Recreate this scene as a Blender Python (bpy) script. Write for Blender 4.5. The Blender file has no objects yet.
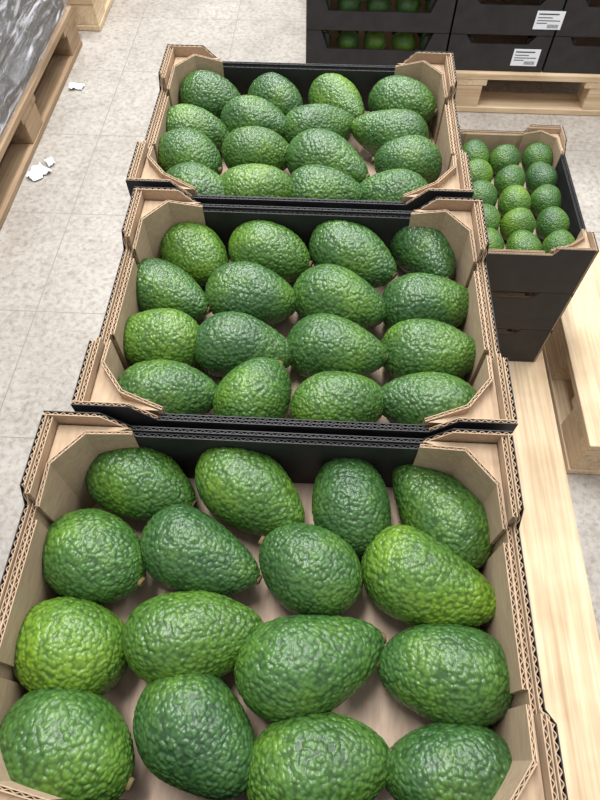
import bpy, math, random
from mathutils import Vector, Matrix, noise
random.seed(7)
scene=bpy.context.scene
COL=scene.collection

# ------------------------------------------------------------ materials
def new_mat(name):
    m=bpy.data.materials.new(name); m.use_nodes=True
    nt=m.node_tree; nt.nodes.clear()
    o=nt.nodes.new('ShaderNodeOutputMaterial'); b=nt.nodes.new('ShaderNodeBsdfPrincipled')
    nt.links.new(b.outputs[0],o.inputs[0])
    return m,nt,b,o
def N(nt,t,**kw):
    n=nt.nodes.new(t)
    for k,v in kw.items():
        if k in n.inputs: n.inputs[k].default_value=v
        else: setattr(n,k,v)
    return n
def ramp(nt,fac,stops):
    r=nt.nodes.new('ShaderNodeValToRGB'); nt.links.new(fac,r.inputs[0])
    e=r.color_ramp.elements
    while len(e)<len(stops): e.new(0.5)
    for i,(p,c) in enumerate(stops):
        e[i].position=p; e[i].color=(c[0],c[1],c[2],1)
    return r
def mix(nt,fac,a,b,mode='MIX'):
    m=nt.nodes.new('ShaderNodeMix'); m.data_type='RGBA'; m.blend_type=mode
    for s,v in((m.inputs[0],fac),(m.inputs[6],a),(m.inputs[7],b)):
        if hasattr(v,'is_linked') or isinstance(v,bpy.types.NodeSocket): nt.links.new(v,s)
        elif isinstance(v,(int,float)): s.default_value=v
        else: s.default_value=(v[0],v[1],v[2],1)
    return m.outputs[2]
def bump(nt,b,h,strength,dist,prev=None):
    n=nt.nodes.new('ShaderNodeBump'); n.inputs['Strength'].default_value=strength; n.inputs['Distance'].default_value=dist
    nt.links.new(h,n.inputs['Height'])
    if prev: nt.links.new(prev,n.inputs['Normal'])
    if b: nt.links.new(n.outputs[0],b.inputs['Normal'])
    return n.outputs[0]
def coords(nt,scale=(1,1,1)):
    t=nt.nodes.new('ShaderNodeTexCoord'); mp=nt.nodes.new('ShaderNodeMapping')
    mp.inputs['Scale'].default_value=scale
    nt.links.new(t.outputs['Object'],mp.inputs[0]); return mp.outputs[0]

def mat_avocado():
    m,nt,b,o=new_mat('avocado_skin')
    t=nt.nodes.new('ShaderNodeTexCoord'); oi=nt.nodes.new('ShaderNodeObjectInfo')
    off=nt.nodes.new('ShaderNodeVectorMath'); off.operation='ADD'
    mul=nt.nodes.new('ShaderNodeMath'); mul.operation='MULTIPLY'; mul.inputs[1].default_value=37
    nt.links.new(oi.outputs['Random'],mul.inputs[0])
    nt.links.new(t.outputs['Object'],off.inputs[0]); nt.links.new(mul.outputs[0],off.inputs[1])
    at=nt.nodes.new('ShaderNodeAttribute'); at.attribute_name='peb'
    big=N(nt,'ShaderNodeTexNoise',Scale=20.0,Detail=2.0); nt.links.new(off.outputs[0],big.inputs['Vector'])
    fine=N(nt,'ShaderNodeTexNoise',Scale=380.0,Detail=2.0); nt.links.new(t.outputs['Object'],fine.inputs['Vector'])
    hue=ramp(nt,oi.outputs['Random'],[(0.0,(.034,.092,.024)),(.3,(.048,.122,.021)),(.6,(.041,.106,.023)),(.85,(.062,.142,.019)),(1,(.078,.165,.018))])
    blot=ramp(nt,big.outputs[0],[(.3,(.72,.78,.86)),(.5,(1,1,1)),(.72,(1.75,1.45,.85))])
    c=mix(nt,1.0,hue.outputs[0],blot.outputs[0],'MULTIPLY')
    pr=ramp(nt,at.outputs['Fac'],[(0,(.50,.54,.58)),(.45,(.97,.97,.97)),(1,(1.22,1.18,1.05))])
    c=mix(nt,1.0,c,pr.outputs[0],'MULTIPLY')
    sc=N(nt,'ShaderNodeTexNoise',Scale=55.0,Detail=6.0,Roughness=.7)
    nt.links.new(off.outputs[0],sc.inputs['Vector'])
    sr=ramp(nt,sc.outputs[0],[(.66,(0,0,0)),(.76,(.8,.8,.8))])
    c=mix(nt,sr.outputs[0],c,(.06,.045,.02))
    nt.links.new(c,b.inputs['Base Color'])
    b.inputs['Roughness'].default_value=.35
    b.inputs['Specular IOR Level'].default_value=.5
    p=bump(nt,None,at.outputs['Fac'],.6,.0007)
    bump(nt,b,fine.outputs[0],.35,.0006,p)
    return m
def mat_stem():
    m,nt,b,o=new_mat('avocado_stem'); b.inputs['Base Color'].default_value=(.13,.09,.035,1); b.inputs['Roughness'].default_value=.8
    return m
def mat_kraft(name,col,dark):
    m,nt,b,o=new_mat(name)
    n1=N(nt,'ShaderNodeTexNoise',Scale=9.0,Detail=4.0); nt.links.new(coords(nt),n1.inputs['Vector'])
    n2=N(nt,'ShaderNodeTexNoise',Scale=260.0,Detail=3.0); nt.links.new(coords(nt,(1,.25,1)),n2.inputs['Vector'])
    c=ramp(nt,n1.outputs[0],[(.3,dark),(.7,col)])
    f=ramp(nt,n2.outputs[0],[(.3,(.86,.86,.86)),(.7,(1.08,1.08,1.08))])
    nt.links.new(mix(nt,1.0,c.outputs[0],f.outputs[0],'MULTIPLY'),b.inputs['Base Color'])
    b.inputs['Roughness'].default_value=.85
    bump(nt,b,n2.outputs[0],.15,.0005)
    return m
def mat_black():
    m,nt,b,o=new_mat('black_printed_board')
    n=N(nt,'ShaderNodeTexNoise',Scale=30.0,Detail=4.0); nt.links.new(coords(nt),n.inputs['Vector'])
    c=ramp(nt,n.outputs[0],[(.3,(.009,.008,.009)),(.75,(.021,.019,.021))])
    nt.links.new(c.outputs[0],b.inputs['Base Color']); b.inputs['Roughness'].default_value=.55
    return m
def mat_wood(name,axis,ca,cb):
    m,nt,b,o=new_mat(name)
    s=[22,22,22]; s[axis]=1.2
    s2=[150,150,150]; s2[axis]=5
    n=N(nt,'ShaderNodeTexNoise',Scale=1.0,Detail=5.0,Distortion=.8); nt.links.new(coords(nt,s),n.inputs['Vector'])
    n2=N(nt,'ShaderNodeTexNoise',Scale=1.0,Detail=3.0); nt.links.new(coords(nt,s2),n2.inputs['Vector'])
    n3=N(nt,'ShaderNodeTexNoise',Scale=7.0,Detail=3.0); nt.links.new(coords(nt),n3.inputs['Vector'])
    c=ramp(nt,n.outputs[0],[(.28,cb),(.5,ca),(.75,tuple(min(1,x*1.12) for x in ca))])
    f=ramp(nt,n2.outputs[0],[(.3,(.80,.77,.72)),(.65,(1.05,1.05,1.05))])
    g=ramp(nt,n3.outputs[0],[(.35,(.84,.80,.76)),(.6,(1.02,1.02,1.02))])
    c=mix(nt,1.0,c.outputs[0],f.outputs[0],'MULTIPLY')
    nt.links.new(mix(nt,1.0,c,g.outputs[0],'MULTIPLY'),b.inputs['Base Color'])
    b.inputs['Roughness'].default_value=.75
    bump(nt,b,n2.outputs[0],.3,.001)
    return m
def mat_floor():
    m,nt,b,o=new_mat('terrazzo_tiles')
    v=coords(nt)
    base=N(nt,'ShaderNodeTexNoise',Scale=3.0,Detail=6.0,Roughness=.65); nt.links.new(v,base.inputs['Vector'])
    vo=N(nt,'ShaderNodeTexVoronoi',Scale=95.0); nt.links.new(v,vo.inputs['Vector'])
    sp=N(nt,'ShaderNodeTexNoise',Scale=60.0,Detail=5.0,Roughness=.65); nt.links.new(v,sp.inputs['Vector'])
    st=N(nt,'ShaderNodeTexNoise',Scale=9.0,Detail=5.0,Roughness=.7,Distortion=1.5); nt.links.new(v,st.inputs['Vector'])
    c=ramp(nt,base.outputs[0],[(.3,(.325,.290,.25)),(.7,(.44,.405,.36))])
    chip=ramp(nt,vo.outputs['Color'],[(.0,(.82,.80,.77)),(.35,(.97,.96,.96)),(.8,(1.06,1.06,1.06))])
    c=mix(nt,1.0,c.outputs[0],chip.outputs[0],'MULTIPLY')
    spr=ramp(nt,sp.outputs[0],[(.34,(.74,.70,.66)),(.52,(1,1,1))])
    c=mix(nt,1.0,c,spr.outputs[0],'MULTIPLY')
    str_=ramp(nt,st.outputs[0],[(.30,(.84,.81,.77)),(.48,(1,1,1))])
    c=mix(nt,1.0,c,str_.outputs[0],'MULTIPLY')
    br=nt.nodes.new('ShaderNodeTexBrick'); br.offset=0
    mp=nt.nodes.new('ShaderNodeMapping'); mp.inputs['Location'].default_value=(.0,.14,0)
    nt.links.new(v,mp.inputs[0]); nt.links.new(mp.outputs[0],br.inputs['Vector'])
    br.inputs['Scale'].default_value=1; br.inputs['Brick Width'].default_value=.4; br.inputs['Row Height'].default_value=.4
    br.inputs['Mortar Size'].default_value=.0018; br.inputs['Mortar Smooth'].default_value=.3
    c=mix(nt,br.outputs['Fac'],c,(.25,.21,.17))
    nt.links.new(c,b.inputs['Base Color']); b.inputs['Roughness'].default_value=.42
    return m
def mat_plain(name,col,rough=.5):
    m,nt,b,o=new_mat(name); b.inputs['Base Color'].default_value=(*col,1); b.inputs['Roughness'].default_value=rough
    return m
def mat_film():
    m,nt,b,o=new_mat('stretch_film')
    nt.nodes.remove(b)
    tr=nt.nodes.new('ShaderNodeBsdfTransparent'); gl=nt.nodes.new('ShaderNodeBsdfGlossy'); gl.inputs['Roughness'].default_value=.12
    df=nt.nodes.new('ShaderNodeBsdfDiffuse'); df.inputs[0].default_value=(.78,.80,.84,1)
    n=N(nt,'ShaderNodeTexNoise',Scale=1.0,Detail=5.0,Distortion=1.4,Roughness=.6)
    mp=nt.nodes.new('ShaderNodeMapping'); t=nt.nodes.new('ShaderNodeTexCoord')
    mp.inputs['Scale'].default_value=(3,4,42); mp.inputs['Rotation'].default_value=(.30,0,0)
    nt.links.new(t.outputs['Object'],mp.inputs[0]); nt.links.new(mp.outputs[0],n.inputs['Vector'])
    r=ramp(nt,n.outputs[0],[(.50,(.03,.03,.03)),(.66,(.75,.75,.75))])
    bp=nt.nodes.new('ShaderNodeBump'); bp.inputs['Strength'].default_value=1; bp.inputs['Distance'].default_value=.03
    nt.links.new(n.outputs[0],bp.inputs['Height']); nt.links.new(bp.outputs[0],gl.inputs['Normal'])
    m1=nt.nodes.new('ShaderNodeMixShader'); m1.inputs[0].default_value=.22
    nt.links.new(tr.outputs[0],m1.inputs[1]); nt.links.new(gl.outputs[0],m1.inputs[2])
    m2=nt.nodes.new('ShaderNodeMixShader'); nt.links.new(r.outputs[0],m2.inputs[0])
    nt.links.new(m1.outputs[0],m2.inputs[1]); nt.links.new(df.outputs[0],m2.inputs[2])
    nt.links.new(m2.outputs[0],o.inputs[0])
    return m

M_AVO=mat_avocado(); M_STEM=mat_stem()
M_KRAFT=mat_kraft('kraft_board',(.46,.33,.215),(.36,.25,.16))
M_PAD=mat_kraft('kraft_tray_floor',(.62,.46,.34),(.52,.37,.27))
M_FLUTE=mat_kraft('kraft_flute_edge',(.42,.29,.18),(.32,.21,.125))
M_BLACK=mat_black()
M_BFLUTE=mat_plain('black_flute_edge',(.035,.032,.03),.7)
M_FLOOR=mat_floor(); M_FILM=mat_film()
M_LABEL=mat_plain('label_paper',(.82,.84,.88),.5); M_INK=mat_plain('label_ink',(.05,.05,.06),.6)
M_WOODX=mat_wood('pine_board_x',0,(.68,.52,.34),(.52,.36,.21))
M_WOODY=mat_wood('pine_board_y',1,(.68,.52,.34),(.52,.36,.21))
M_OLDX=mat_wood('old_board_x',0,(.34,.23,.135),(.19,.125,.07))
M_OLDY=mat_wood('old_board_y',1,(.34,.23,.135),(.19,.125,.07))
M_PAPER=mat_plain('paper_white',(.75,.76,.78),.7)
M_WALL=mat_plain('painted_wall',(.6,.6,.58),.8)

# ------------------------------------------------------------ mesh helper
class MB:
    def __init__(s): s.v=[];s.f=[];s.m=[]
    def box(s,a,b,mat=0):
        x0,y0,z0=[min(p,q) for p,q in zip(a,b)]; x1,y1,z1=[max(p,q) for p,q in zip(a,b)]
        k=len(s.v)
        s.v+=[(x0,y0,z0),(x1,y0,z0),(x1,y1,z0),(x0,y1,z0),(x0,y0,z1),(x1,y0,z1),(x1,y1,z1),(x0,y1,z1)]
        for f in((0,3,2,1),(4,5,6,7),(0,1,5,4),(1,2,6,5),(2,3,7,6),(3,0,4,7)):
            s.f.append(tuple(k+i for i in f)); s.m.append(mat)
    def sheet(s,p,q,z0,z1,th,mat,z1b=None):
        if z1b is None: z1b=z1
        d=Vector((q[0]-p[0],q[1]-p[1])); n=Vector((-d.y,d.x)).normalized()*th/2
        k=len(s.v)
        for c,zt in((p,z1),(q,z1b)):
            for sg in(1,-1):
                s.v.append((c[0]+n.x*sg,c[1]+n.y*sg,z0)); s.v.append((c[0]+n.x*sg,c[1]+n.y*sg,zt))
        for f in((0,4,5,1),(2,3,7,6),(1,5,7,3),(0,2,6,4),(0,1,3,2),(4,6,7,5)):
            s.f.append(tuple(k+i for i in f)); s.m.append(mat)
    def corr(s,p,q,z0,z1,th,mi,mo,mf,z1b=None,flute=True):
        """corrugated wall: mi = material on the left side of p->q, mo = right side"""
        if z1b is None: z1b=z1
        d=Vector((q[0]-p[0],q[1]-p[1])); L=d.length; d.normalize(); n=Vector((-d.y,d.x))
        lt=.0008
        for sg,mm in((1,mi),(-1,mo)):
            o=n*sg*(th/2-lt/2)
            s.sheet((p[0]+o.x,p[1]+o.y),(q[0]+o.x,q[1]+o.y),z0,z1,lt,mm,z1b)
        s.sheet(p,q,z0,z1-.010,th-2*lt-.0002,mf,z1b-.010)
        if not flute: return
        pitch=.0068; ns=max(4,int(L/pitch*8)); am=(th/2-lt-.0003); rt=.00035
        k=len(s.v)
        for i in range(ns+1):
            t=i/ns; a=2*math.pi*t*L/pitch
            c=Vector(p)+d*(t*L)+n*(am*math.sin(a)); zt=z1+(z1b-z1)*t-.0006
            tn=(n-d*(math.cos(a)*am*2*math.pi/pitch)).normalized()*rt
            for sg in(1,-1):
                s.v.append((c.x+tn.x*sg,c.y+tn.y*sg,zt-.010)); s.v.append((c.x+tn.x*sg,c.y+tn.y*sg,zt))
        for i in range(ns):
            A=k+4*i;B=A+4
            for f in((A,B,B+1,A+1),(A+2,A+3,B+3,B+2),(A+1,B+1,B+3,A+3)):
                s.f.append(f); s.m.append(mf)
    def poly_sheet(s,pts,z,th,mat):
        k=len(s.v);n=len(pts)
        for zz in(z,z-th):
            s.v+=[(x,y,zz) for x,y in pts]
        s.f.append(tuple(range(k,k+n))); s.m.append(mat)
        s.f.append(tuple(range(k+2*n-1,k+n-1,-1))); s.m.append(mat)
        for i in range(n):
            j=(i+1)%n
            s.f.append((k+i,k+n+i,k+n+j,k+j)); s.m.append(mat)
    def mesh(s,name,mats,smooth=False):
        me=bpy.data.meshes.new(name); me.from_pydata(s.v,[],s.f)
        for m in mats: me.materials.append(m)
        me.polygons.foreach_set('material_index',s.m)
        if smooth: me.polygons.foreach_set('use_smooth',[True]*len(s.f))
        me.update(); return me
def obj(name,data,loc=(0,0,0),rot=(0,0,0),parent=None,scale=(1,1,1)):
    o=bpy.data.objects.new(name,data); COL.objects.link(o)
    o.location=loc; o.rotation_euler=rot; o.scale=scale
    if parent: o.parent=parent
    return o
def empty(name,loc=(0,0,0),rot=(0,0,0)):
    return obj(name,None,loc,rot)

# ------------------------------------------------------------ tray
TM=[M_KRAFT,M_BLACK,M_FLUTE,M_BFLUTE,M_PAD]
def tray_mesh(name,W,D,H=.12,wall=.099,endmid=.103,floor_z=.010,flute=True):
    b=MB(); w=W/2;d=D/2;t=.0042
    b.box((-w+.001,-d+.001,.001),(w-.001,d-.001,floor_z),4)
    cl=.050
    for sy in(1,-1):
        y=sy*(d-t/2)
        def C(x0,x1,yy,z0,z1,mi,mo,mf,zb=None):
            if sy>0: b.corr((x1,yy),(x0,yy),z0,zb if zb is not None else z1,t,mi,mo,mf,z1 if zb is not None else None,flute)
            else: b.corr((x0,yy),(x1,yy),z0,z1,t,mi,mo,mf,zb,flute)
        C(-w+cl+.022,w-cl-.022,y,.001,wall,1,1,3)
        C(-w+.073,w-.073,y-sy*.0048,floor_z,wall-.003,1,1,3)
        for sx in(1,-1):
            if sx<0:
                C(-w,-w+cl,y,.001,H,0,1,2)
                C(-w+cl,-w+cl+.022,y,.001,H,0,1,2,wall)
            else:
                C(w-cl,w,y,.001,H,0,1,2)
                C(w-cl-.022,w-cl,y,.001,wall,0,1,2,H)
    for sx in(1,-1):
        def E(xx,y0,y1,z0,z1,mi,mo,mf,tt=t,zb=None):
            if sx<0: b.corr((xx,y1),(xx,y0),z0,zb if zb is not None else z1,tt,mi,mo,mf,z1 if zb is not None else None,flute)
            else: b.corr((xx,y0),(xx,y1),z0,z1,tt,mi,mo,mf,zb,flute)
        x=sx*(w-t/2)
        e=d-.080
        E(x,-e,e,.001,endmid,0,1,2)
        E(x-sx*.0050,-e-.004,e+.004,floor_z,endmid-.003,0,0,2)
        E(x-sx*.0098,-e+.012,e-.012,floor_z,endmid-.001,0,0,2)
        for sy in(1,-1):
            if sy>0:
                E(x,e,e+.010,.001,endmid,0,1,2,t,H); E(x,e+.010,d-t,.001,H,0,1,2)
            else:
                E(x,-e-.010,-e,.001,H,0,1,2,t,endmid); E(x,-d+t,-e-.010,.001,H,0,1,2)
            E(x-sx*.0050,min(sy*(e+.004),sy*(d-t)),max(sy*(e+.004),sy*(d-t)),floor_z,H-.002,0,0,2)
            P=[(sx*(w-.076),sy*(d-.0095)),(sx*(w-.040),sy*(d-.018)),(sx*(w-.0165),sy*(d-.048)),(sx*(w-.0125),sy*(d-.082))]
            for i in range(3):
                p,q=P[i],P[i+1]
                if sx*sy<0: p,q=q,p
                zz=[H-.016,H-.003,H-.003,H-.014]
                za,zb_=zz[i],zz[i+1]
                if sx*sy<0: za,zb_=zb_,za
                b.corr(p,q,floor_z,za,.0034,0,0,2,zb_,flute)
            poly=[(sx*(w-.074),sy*(d-.006)),(sx*(w-.010),sy*(d-.006)),(sx*(w-.010),sy*(d-.080)),(sx*(w-.0165),sy*(d-.048)),(sx*(w-.040),sy*(d-.018))]
            if sx*sy>0: poly=poly[::-1]
            b.poly_sheet(poly,H-.014,.001,0)
    return b.mesh(name,TM)

# ------------------------------------------------------------ avocado meshes
def avocado_mesh(idx,L,R,k,ns=270,nr=270,lump=.0022,peb=.00090):
    me=bpy.data.meshes.new('avocado_mesh_%d'%idx)
    vs=[];fs=[];pv=[]
    off=Vector((idx*13.7,idx*5.1,idx*2.3))
    bend=(.002,-.003,.0015,.004,-.001)[idx%5]
    def put(s,a):
        rr=R*(max(0,1-s*s)**.5)*(1-k*s-.12*k*s*s)
        p=Vector((s*L/2,rr*math.cos(a),rr*math.sin(a)))
        nrm=Vector((s*L/2/(L*L/4),p.y/(R*R),p.z/(R*R))).normalized()
        lo=noise.noise(p*26+off)*lump
        q=p*285+off*7
        q=q+Vector((noise.noise(p*190+off),noise.noise(p*190-off),noise.noise(p*190+off*2)))*.45
        ds,_=noise.voronoi(q)
        e=max(0,1-(ds[0]/.78)**2)
        e=e*(.82+.5*noise.noise(p*230-off))
        e=max(0,min(1,e))
        amp=.9+.5*noise.noise(p*50-off)
        pp=p+nrm*(lo+peb*amp*(e-.5)); pp.y+=bend*(s*s)
        vs.append(pp); pv.append(e)
    put(-1,0)
    for i in range(1,ns):
        s=-math.cos(math.pi*i/ns)
        for j in range(nr): put(s,2*math.pi*j/nr)
    put(1,0)
    for j in range(nr): fs.append((0,1+(j+1)%nr,1+j))
    for i in range(ns-2):
        a=1+i*nr;c=a+nr
        for j in range(nr):
            j2=(j+1)%nr; fs.append((a+j,a+j2,c+j2,c+j))
    last=len(vs)-1;a=1+(ns-2)*nr
    for j in range(nr): fs.append((a+j,a+(j+1)%nr,last))
    nskin=len(fs)
    k0=len(vs); seg=14
    tip=L/2
    for (dx,r) in((-.0015,.0042),(.0010,.0040),(.0016,.0030),(.0010,.0018)):
        for j in range(seg):
            a2=2*math.pi*j/seg; r2=r*(1+.1*math.sin(3*a2+idx))
            vs.append(Vector((tip+dx,r2*math.cos(a2)+bend,r2*math.sin(a2)))); pv.append(.5)
    for i in range(3):
        for j in range(seg):
            j2=(j+1)%seg; fs.append((k0+i*seg+j,k0+i*seg+j2,k0+(i+1)*seg+j2,k0+(i+1)*seg+j))
    fs.append(tuple(k0+3*seg+j for j in range(seg)))
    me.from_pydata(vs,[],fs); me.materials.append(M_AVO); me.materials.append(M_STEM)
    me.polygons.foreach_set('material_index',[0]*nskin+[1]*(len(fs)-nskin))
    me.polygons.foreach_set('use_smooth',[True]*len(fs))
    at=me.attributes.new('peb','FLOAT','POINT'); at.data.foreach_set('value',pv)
    me.update(); return me
AR=[.0358,.0348,.0372,.0342,.0355]
AV=[avocado_mesh(0,.101,AR[0],.14),avocado_mesh(1,.105,AR[1],.23),avocado_mesh(2,.096,AR[2],.12),
    avocado_mesh(3,.110,AR[3],.28),avocado_mesh(4,.103,AR[4],.18)]

def fill(name,items,zf,sc):
    e=empty(name,(0,0,0))
    for i,it in enumerate(items):
        x,y,ang=it[:3]; k=it[3] if len(it)>3 else random.randrange(5); s=sc*(it[4] if len(it)>4 else random.uniform(.97,1.04))
        sl=s*(it[5] if len(it)>5 else 1)
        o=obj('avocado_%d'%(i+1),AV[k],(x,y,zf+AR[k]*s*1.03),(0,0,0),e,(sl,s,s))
        roll=random.uniform(0,6.28); pit=math.radians(random.uniform(-3,9))
        o.rotation_euler=(Matrix.Rotation(math.radians(ang),3,'Z')@Matrix.Rotation(-pit,3,'Y')@Matrix.Rotation(roll,3,'X')).to_euler()
    return e

# ------------------------------------------------------------ main pallet stacks
DECK=.144; TH=.12
T_A=tray_mesh('tray_mesh_a',.404,.290)
T_B=tray_mesh('tray_mesh_b',.388,.286,floor_z=.020)
T_C=tray_mesh('tray_mesh_c',.392,.284,floor_z=.036)
T_LOW=tray_mesh('tray_mesh_low',.388,.284,flute=False)
cent=[(-.034,.108,T_A),(-.020,.403,T_B),(-.030,.698,T_C)]
ztop=DECK+5*TH+.001
for cx,cy,me in cent:
    st=empty('stacked_cardboard_trays',(cx,cy,DECK+.001))
    for k in range(5): obj('tray_%d'%(k+1),T_LOW,(0,0,k*TH),(0,0,0),st)
    obj('cardboard_tray',me,(cx,cy,ztop))
T1=[(-.161,.222,-22,1,1.05),(-.057,.216,-35,1,1.08),(.035,.212,100,0,1.0),(.117,.204,125,3,1.06),
    (-.187,.147,-25,2,1.03),(-.096,.154,-22,3,1.02),(0,.147,155,2,1.0),(.103,.140,-22,3,1.10),
    (-.192,.073,165,2,1.04),(-.091,.086,8,1,1.07),(.006,.071,18,3,1.13),(.112,.070,175,4,1.06),
    (-.173,.001,-20,2,1.12),(-.079,.018,-35,4,1.05),(.014,.000,12,4,1.07),(.112,.000,178,4,1.02)]
fill('avocados',T1,ztop+.010,1.0)
q=.505/.518
T2=[(-.152,.521,-40,0,1.0),(-.063,.525,-18,0,1.04),(.037,.524,-35,1,1.1),(.126,.542,-70,3,1.08),(-.174,.458,-25),(-.078,.457,-8,4,1.06),(.022,.457,-20,1,1.08),(.124,.455,5,1,1.06),
    (-.178,.39,175,1,1.04),(-.08,.387,-5,3,1.05),(.019,.387,-12,1,1.07),(.122,.388,-5,1,1.05),(-.154,.321,5,1,1.06),(-.063,.323,60,2,1.0),(.024,.318,8,0,1.0),(.116,.321,172,1,1.06)]
fill('avocados',[(x[0]*q,x[1]*q)+tuple(x[2:]) for x in T2],ztop+.020,.96)
q=.487/.518
T3=[(-.176,.843,-20),(-.078,.848,-40),(.016,.845,-50),(.11,.843,-25),(-.189,.77,-10),(-.103,.791,-20),(-.013,.781,10),(.087,.772,170),
    (-.185,.701,-25),(-.095,.721,-5),(.004,.702,-28,3,1.12),(.11,.708,178),(-.166,.636,-20),(-.089,.640,0),(-.001,.643,-10),(.088,.641,175)]
fill('avocados',[(x[0]*q,x[1]*q)+tuple(x[2:]) for x in T3],ztop+.036,.93)

# ------------------------------------------------------------ side stack (rotated trays)
T_D=tray_mesh('tray_mesh_d',.382,.30,floor_z=.034)
T_DL=tray_mesh('tray_mesh_dl',.382,.30,flute=False)
sx_,sy_=.366,1.040
st=empty('stacked_cardboard_trays',(sx_,sy_,DECK+.001),(0,0,math.pi/2))
for k in range(2): obj('tray_%d'%(k+1),T_DL,(0,0,k*TH),(0,0,0),st)
obj('cardboard_tray',T_D,(sx_,sy_,DECK+2*TH+.001),(0,0,math.pi/2))
it=[]
for x,ys in((.470,(.911,.979,1.050,1.122,1.187)),(.400,(.906,.970,1.040,1.110,1.177)),(.329,(.911,.979,1.050,1.120,1.187)),(.260,(.908,.970,1.038,1.106,1.176))):
    for y in ys:
        it.append((x+random.uniform(-.003,.003),y,random.choice((75,90,105,65,60)),random.choice((0,2,4)),random.uniform(.88,.94),.86))
fill('avocados',it,DECK+2*TH+.035,1.0)

# ------------------------------------------------------------ pallets
def pallet(name,x0,x1,y0,y1,mx,my,long_axis='Y',top=DECK,nb=5):
    b=MB(); mats=[mx,my]
    cx=(x0+x1)/2;cy=(y0+y1)/2
    t=.022
    def bx(a0,a1,b0,b1,z0,z1,m):
        if long_axis=='Y': b.box((a0-cx,b0-cy,z0),(a1-cx,b1-cy,z1),m)
        else: b.box((b0-cx,a0-cy,z0),(b1-cx,a1-cy,z1),m)
    if long_axis=='Y': a0,a1,b0,b1=x0,x1,y0,y1
    else: a0,a1,b0,b1=y0,y1,x0,x1
    ml=1 if long_axis=='Y' else 0; mc=1-ml
    w_=a1-a0; bw=.135
    for i in range(nb):
        p=a0+(w_-bw)*i/(nb-1)
        bx(p,p+bw,b0,b1,top-t,top,ml)
    for j in range(3):
        p=b0+(b1-b0-.145)*j/2
        bx(a0+.001,a1-.001,p,p+.145,top-2*t,top-t-.0003,mc)
    for i in range(3):
        p=a0+(w_-.10)*i/2
        for j in range(3):
            r=b0+(b1-b0-.125)*j/2
            bx(p+.002,p+.098,r+.002,r+.123,t,top-2*t-.0003,ml)
        bx(p,p+.10,b0,b1,.001,t-.0003,ml)
    me=b.mesh(name+'_mesh',mats)
    o=obj(name,me,(cx,cy,0))
    md=o.modifiers.new('bevel','BEVEL'); md.width=.0025; md.segments=2; md.limit_method='ANGLE'
    return o
pallet('wooden_pallet',-.27,.54,-.03,1.245,M_WOODX,M_WOODY,'Y')
pallet('wooden_pallet',.603,1.80,.63,1.26,M_WOODX,M_WOODY,'Y',nb=7)
pallet('wooden_pallet',-.08,1.03,2.06,2.86,M_WOODX,M_WOODY,'X')
pallet('wooden_pallet',-1.80,-1.00,1.22,2.44,M_OLDX,M_OLDY,'Y')
pallet('wooden_pallet',-1.75,-.95,2.54,3.74,M_WOODX,M_WOODY,'Y')

# ------------------------------------------------------------ background stacks
def bg_stack(x0,x1,y0,dep,n,wall,with_avo):
    w=x1-x0
    me=tray_mesh('bg_tray_mesh',w,dep,H=.118,wall=wall,endmid=.112,flute=False)
    me.materials[0]=M_BLACK; me.materials[2]=M_BFLUTE
    e=empty('stacked_black_trays',((x0+x1)/2,y0+dep/2,DECK+.001))
    for k in range(n):
        obj('tray_%d'%(k+1),me,(0,0,k*.119),(0,0,0),e)
    if with_avo:
        it=[]
        nx=int((w-.02)/.078)
        for k in range(n):
            for r in range(2):
                for c in range(nx):
                    it.append((x0+.045+c*(w-.09)/(nx-1),y0+.055+r*.09,random.choice((10,170,-20,80)),random.choice((0,2,4)),random.uniform(.95,1.03),k))
        ee=empty('avocados')
        for i,(x,y,a,kk,s,k) in enumerate(it):
            s*=.95
            obj('avocado_%d'%(i+1),AV[kk],(x,y,DECK+k*.119+.024+AR[kk]*s),(random.uniform(0,6),0,math.radians(a)),ee,(s*.85,s,s))
    return e
bg_stack(-.085,.385,2.075,.38,3,.060,True)
bg_stack(.392,.722,2.075,.38,3,.090,False)
bg_stack(.729,1.10,2.075,.38,3,.090,False)
def label(x,z,w,h,y):
    b=MB(); b.box((-w/2,-.0006,-h/2),(w/2,.0006,h/2),0)
    for i,(a,c,zz,hh) in enumerate(((-.42,.30,.30,.07),(-.42,.10,.12,.045),(-.42,.40,-.04,.045),(-.42,-.05,-.18,.045))):
        b.box((a*w,-.0010,zz*h),(c*w,-.0006,(zz+hh)*h),1)
    for i in range(9):
        b.box((.0*w+i*.045*w,-.0010,-.42*h),(.0*w+(i+.5)*.045*w,-.0006,-.22*h),1)
    obj('paper_label',b.mesh('label_mesh',[M_LABEL,M_INK]),(x,y,z))
label(.655,DECK+.050,.088,.055,2.0738); label(.692,DECK+.119+.050,.088,.055,2.0738)

# ------------------------------------------------------------ wrapped stack at left
e=empty('wrapped_box_stack',(-1.395,1.83,DECK+.002))
bm_=MB()
for k in range(7):
    for j in range(3):
        y0=-.59+j*.395
        for xx in(-.37,.005):
            z0=k*.135
            bm_.box((xx,y0,z0),(xx+.372,y0+.39,z0+.120),0)
            bm_.box((xx+.01,y0+.01,z0+.120),(xx+.362,y0+.38,z0+.1345),1)
o=obj('boxes',bm_.mesh('boxes_mesh',[M_BLACK,M_KRAFT]),parent=e)
md=o.modifiers.new('bevel','BEVEL'); md.width=.004; md.segments=2
vs=[];fs=[]
hx,hy=.384,.602
nseg=90
ring=[]
for (ax,ay,bx2,by2) in((-hx,-hy,hx,-hy),(hx,-hy,hx,hy),(hx,hy,-hx,hy),(-hx,hy,-hx,-hy)):
    for i in range(nseg):
        t=i/nseg; ring.append((ax+(bx2-ax)*t,ay+(by2-ay)*t))
nz=120
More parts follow.
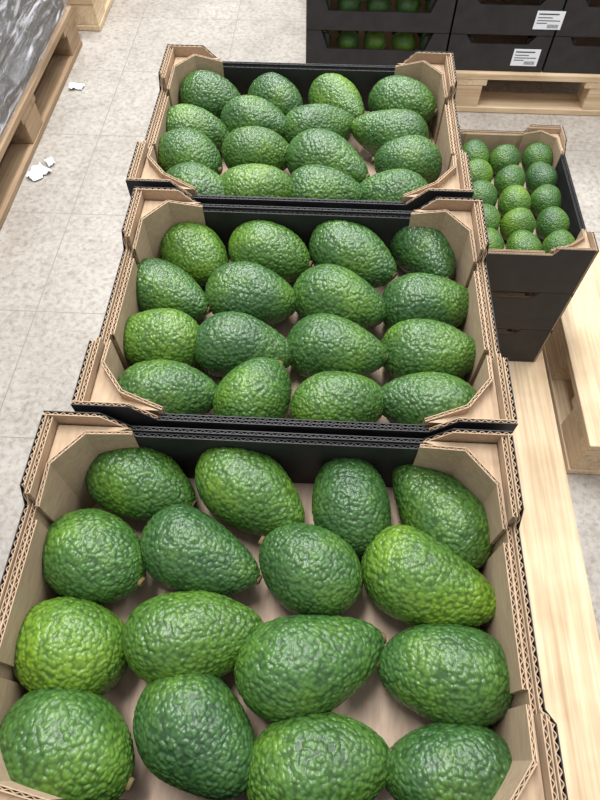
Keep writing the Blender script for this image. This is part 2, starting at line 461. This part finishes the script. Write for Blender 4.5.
for k in range(nz+1):
    z=.002+k*(.96/nz)
    for (x,y) in ring:
        nn=noise.noise(Vector((x*4,y*4+z*5,z*38+y*8)))*.007+.005
        vs.append((x*(1+nn/.4),y*(1+nn/.6),z))
R_=len(ring)
for k in range(nz):
    for i in range(R_):
        j=(i+1)%R_; fs.append((k*R_+i,k*R_+j,(k+1)*R_+j,(k+1)*R_+i))
me=bpy.data.meshes.new('film_mesh'); me.from_pydata(vs,[],fs); me.materials.append(M_FILM)
me.polygons.foreach_set('use_smooth',[True]*len(fs)); obj('stretch_film',me,parent=e)

# ------------------------------------------------------------ litter
def scrap(x,y,s,seed):
    vs=[];fs=[];n=9
    for i in range(n):
        for j in range(n):
            u=(i/(n-1)-.5)*s; v=(j/(n-1)-.5)*s*.7
            z=.004+abs(noise.noise(Vector((u*60+seed,v*60,seed))))*.35*s
            vs.append((u+.15*s*noise.noise(Vector((v*50,u*30,seed))),v+.15*s*noise.noise(Vector((u*50,seed,v*20))),z))
    for i in range(n-1):
        for j in range(n-1):
            a=i*n+j; fs.append((a,a+n,a+n+1,a+1))
    me=bpy.data.meshes.new('scrap_mesh'); me.from_pydata(vs,[],fs); me.materials.append(M_PAPER)
    obj('paper_scrap',me,(x,y,.001),(0,0,seed))
scrap(-.955,1.64,.07,1.0); scrap(-.93,1.70,.04,2.2); scrap(-.95,2.14,.05,3.1)

# ------------------------------------------------------------ room
b=MB(); b.box((-5,-3,-.05),(5,7,0),0); obj('floor',b.mesh('floor_mesh',[M_FLOOR]))
b=MB(); b.box((-5,7,-.05),(5,7.1,5),0); obj('wall_back',b.mesh('wall_back_mesh',[M_WALL]))

# ------------------------------------------------------------ lights
def area(name,loc,size,sy,power,col=(1,1,1),rot=(0,0,0)):
    l=bpy.data.lights.new(name,'AREA'); l.shape='RECTANGLE'; l.size=size; l.size_y=sy; l.energy=power; l.color=col
    return obj(name,l,loc,rot)
area('ceiling_light',(-.5,1.4,3.4),.35,2.4,122,(.98,.99,1))
area('ceiling_light',(1.5,1.6,3.4),.35,2.4,68,(.98,.99,1))
area('ceiling_light',(-.2,4.0,3.2),2.6,.5,140,(.93,.97,1),(math.radians(-28),0,0))
w=bpy.data.worlds.new('world'); scene.world=w; w.use_nodes=True
w.node_tree.nodes['Background'].inputs[0].default_value=(.94,.97,1,1)
w.node_tree.nodes['Background'].inputs[1].default_value=.68

# ------------------------------------------------------------ camera
cam=bpy.data.cameras.new('camera'); cam.sensor_fit='VERTICAL'; cam.sensor_height=36; cam.lens=27; cam.clip_start=.02
co=obj('camera',cam,(0,0,1.314),(math.radians(31.5),0,math.radians(2.9)))
scene.camera=co
scene.view_settings.view_transform='Standard'
scene.view_settings.exposure=0
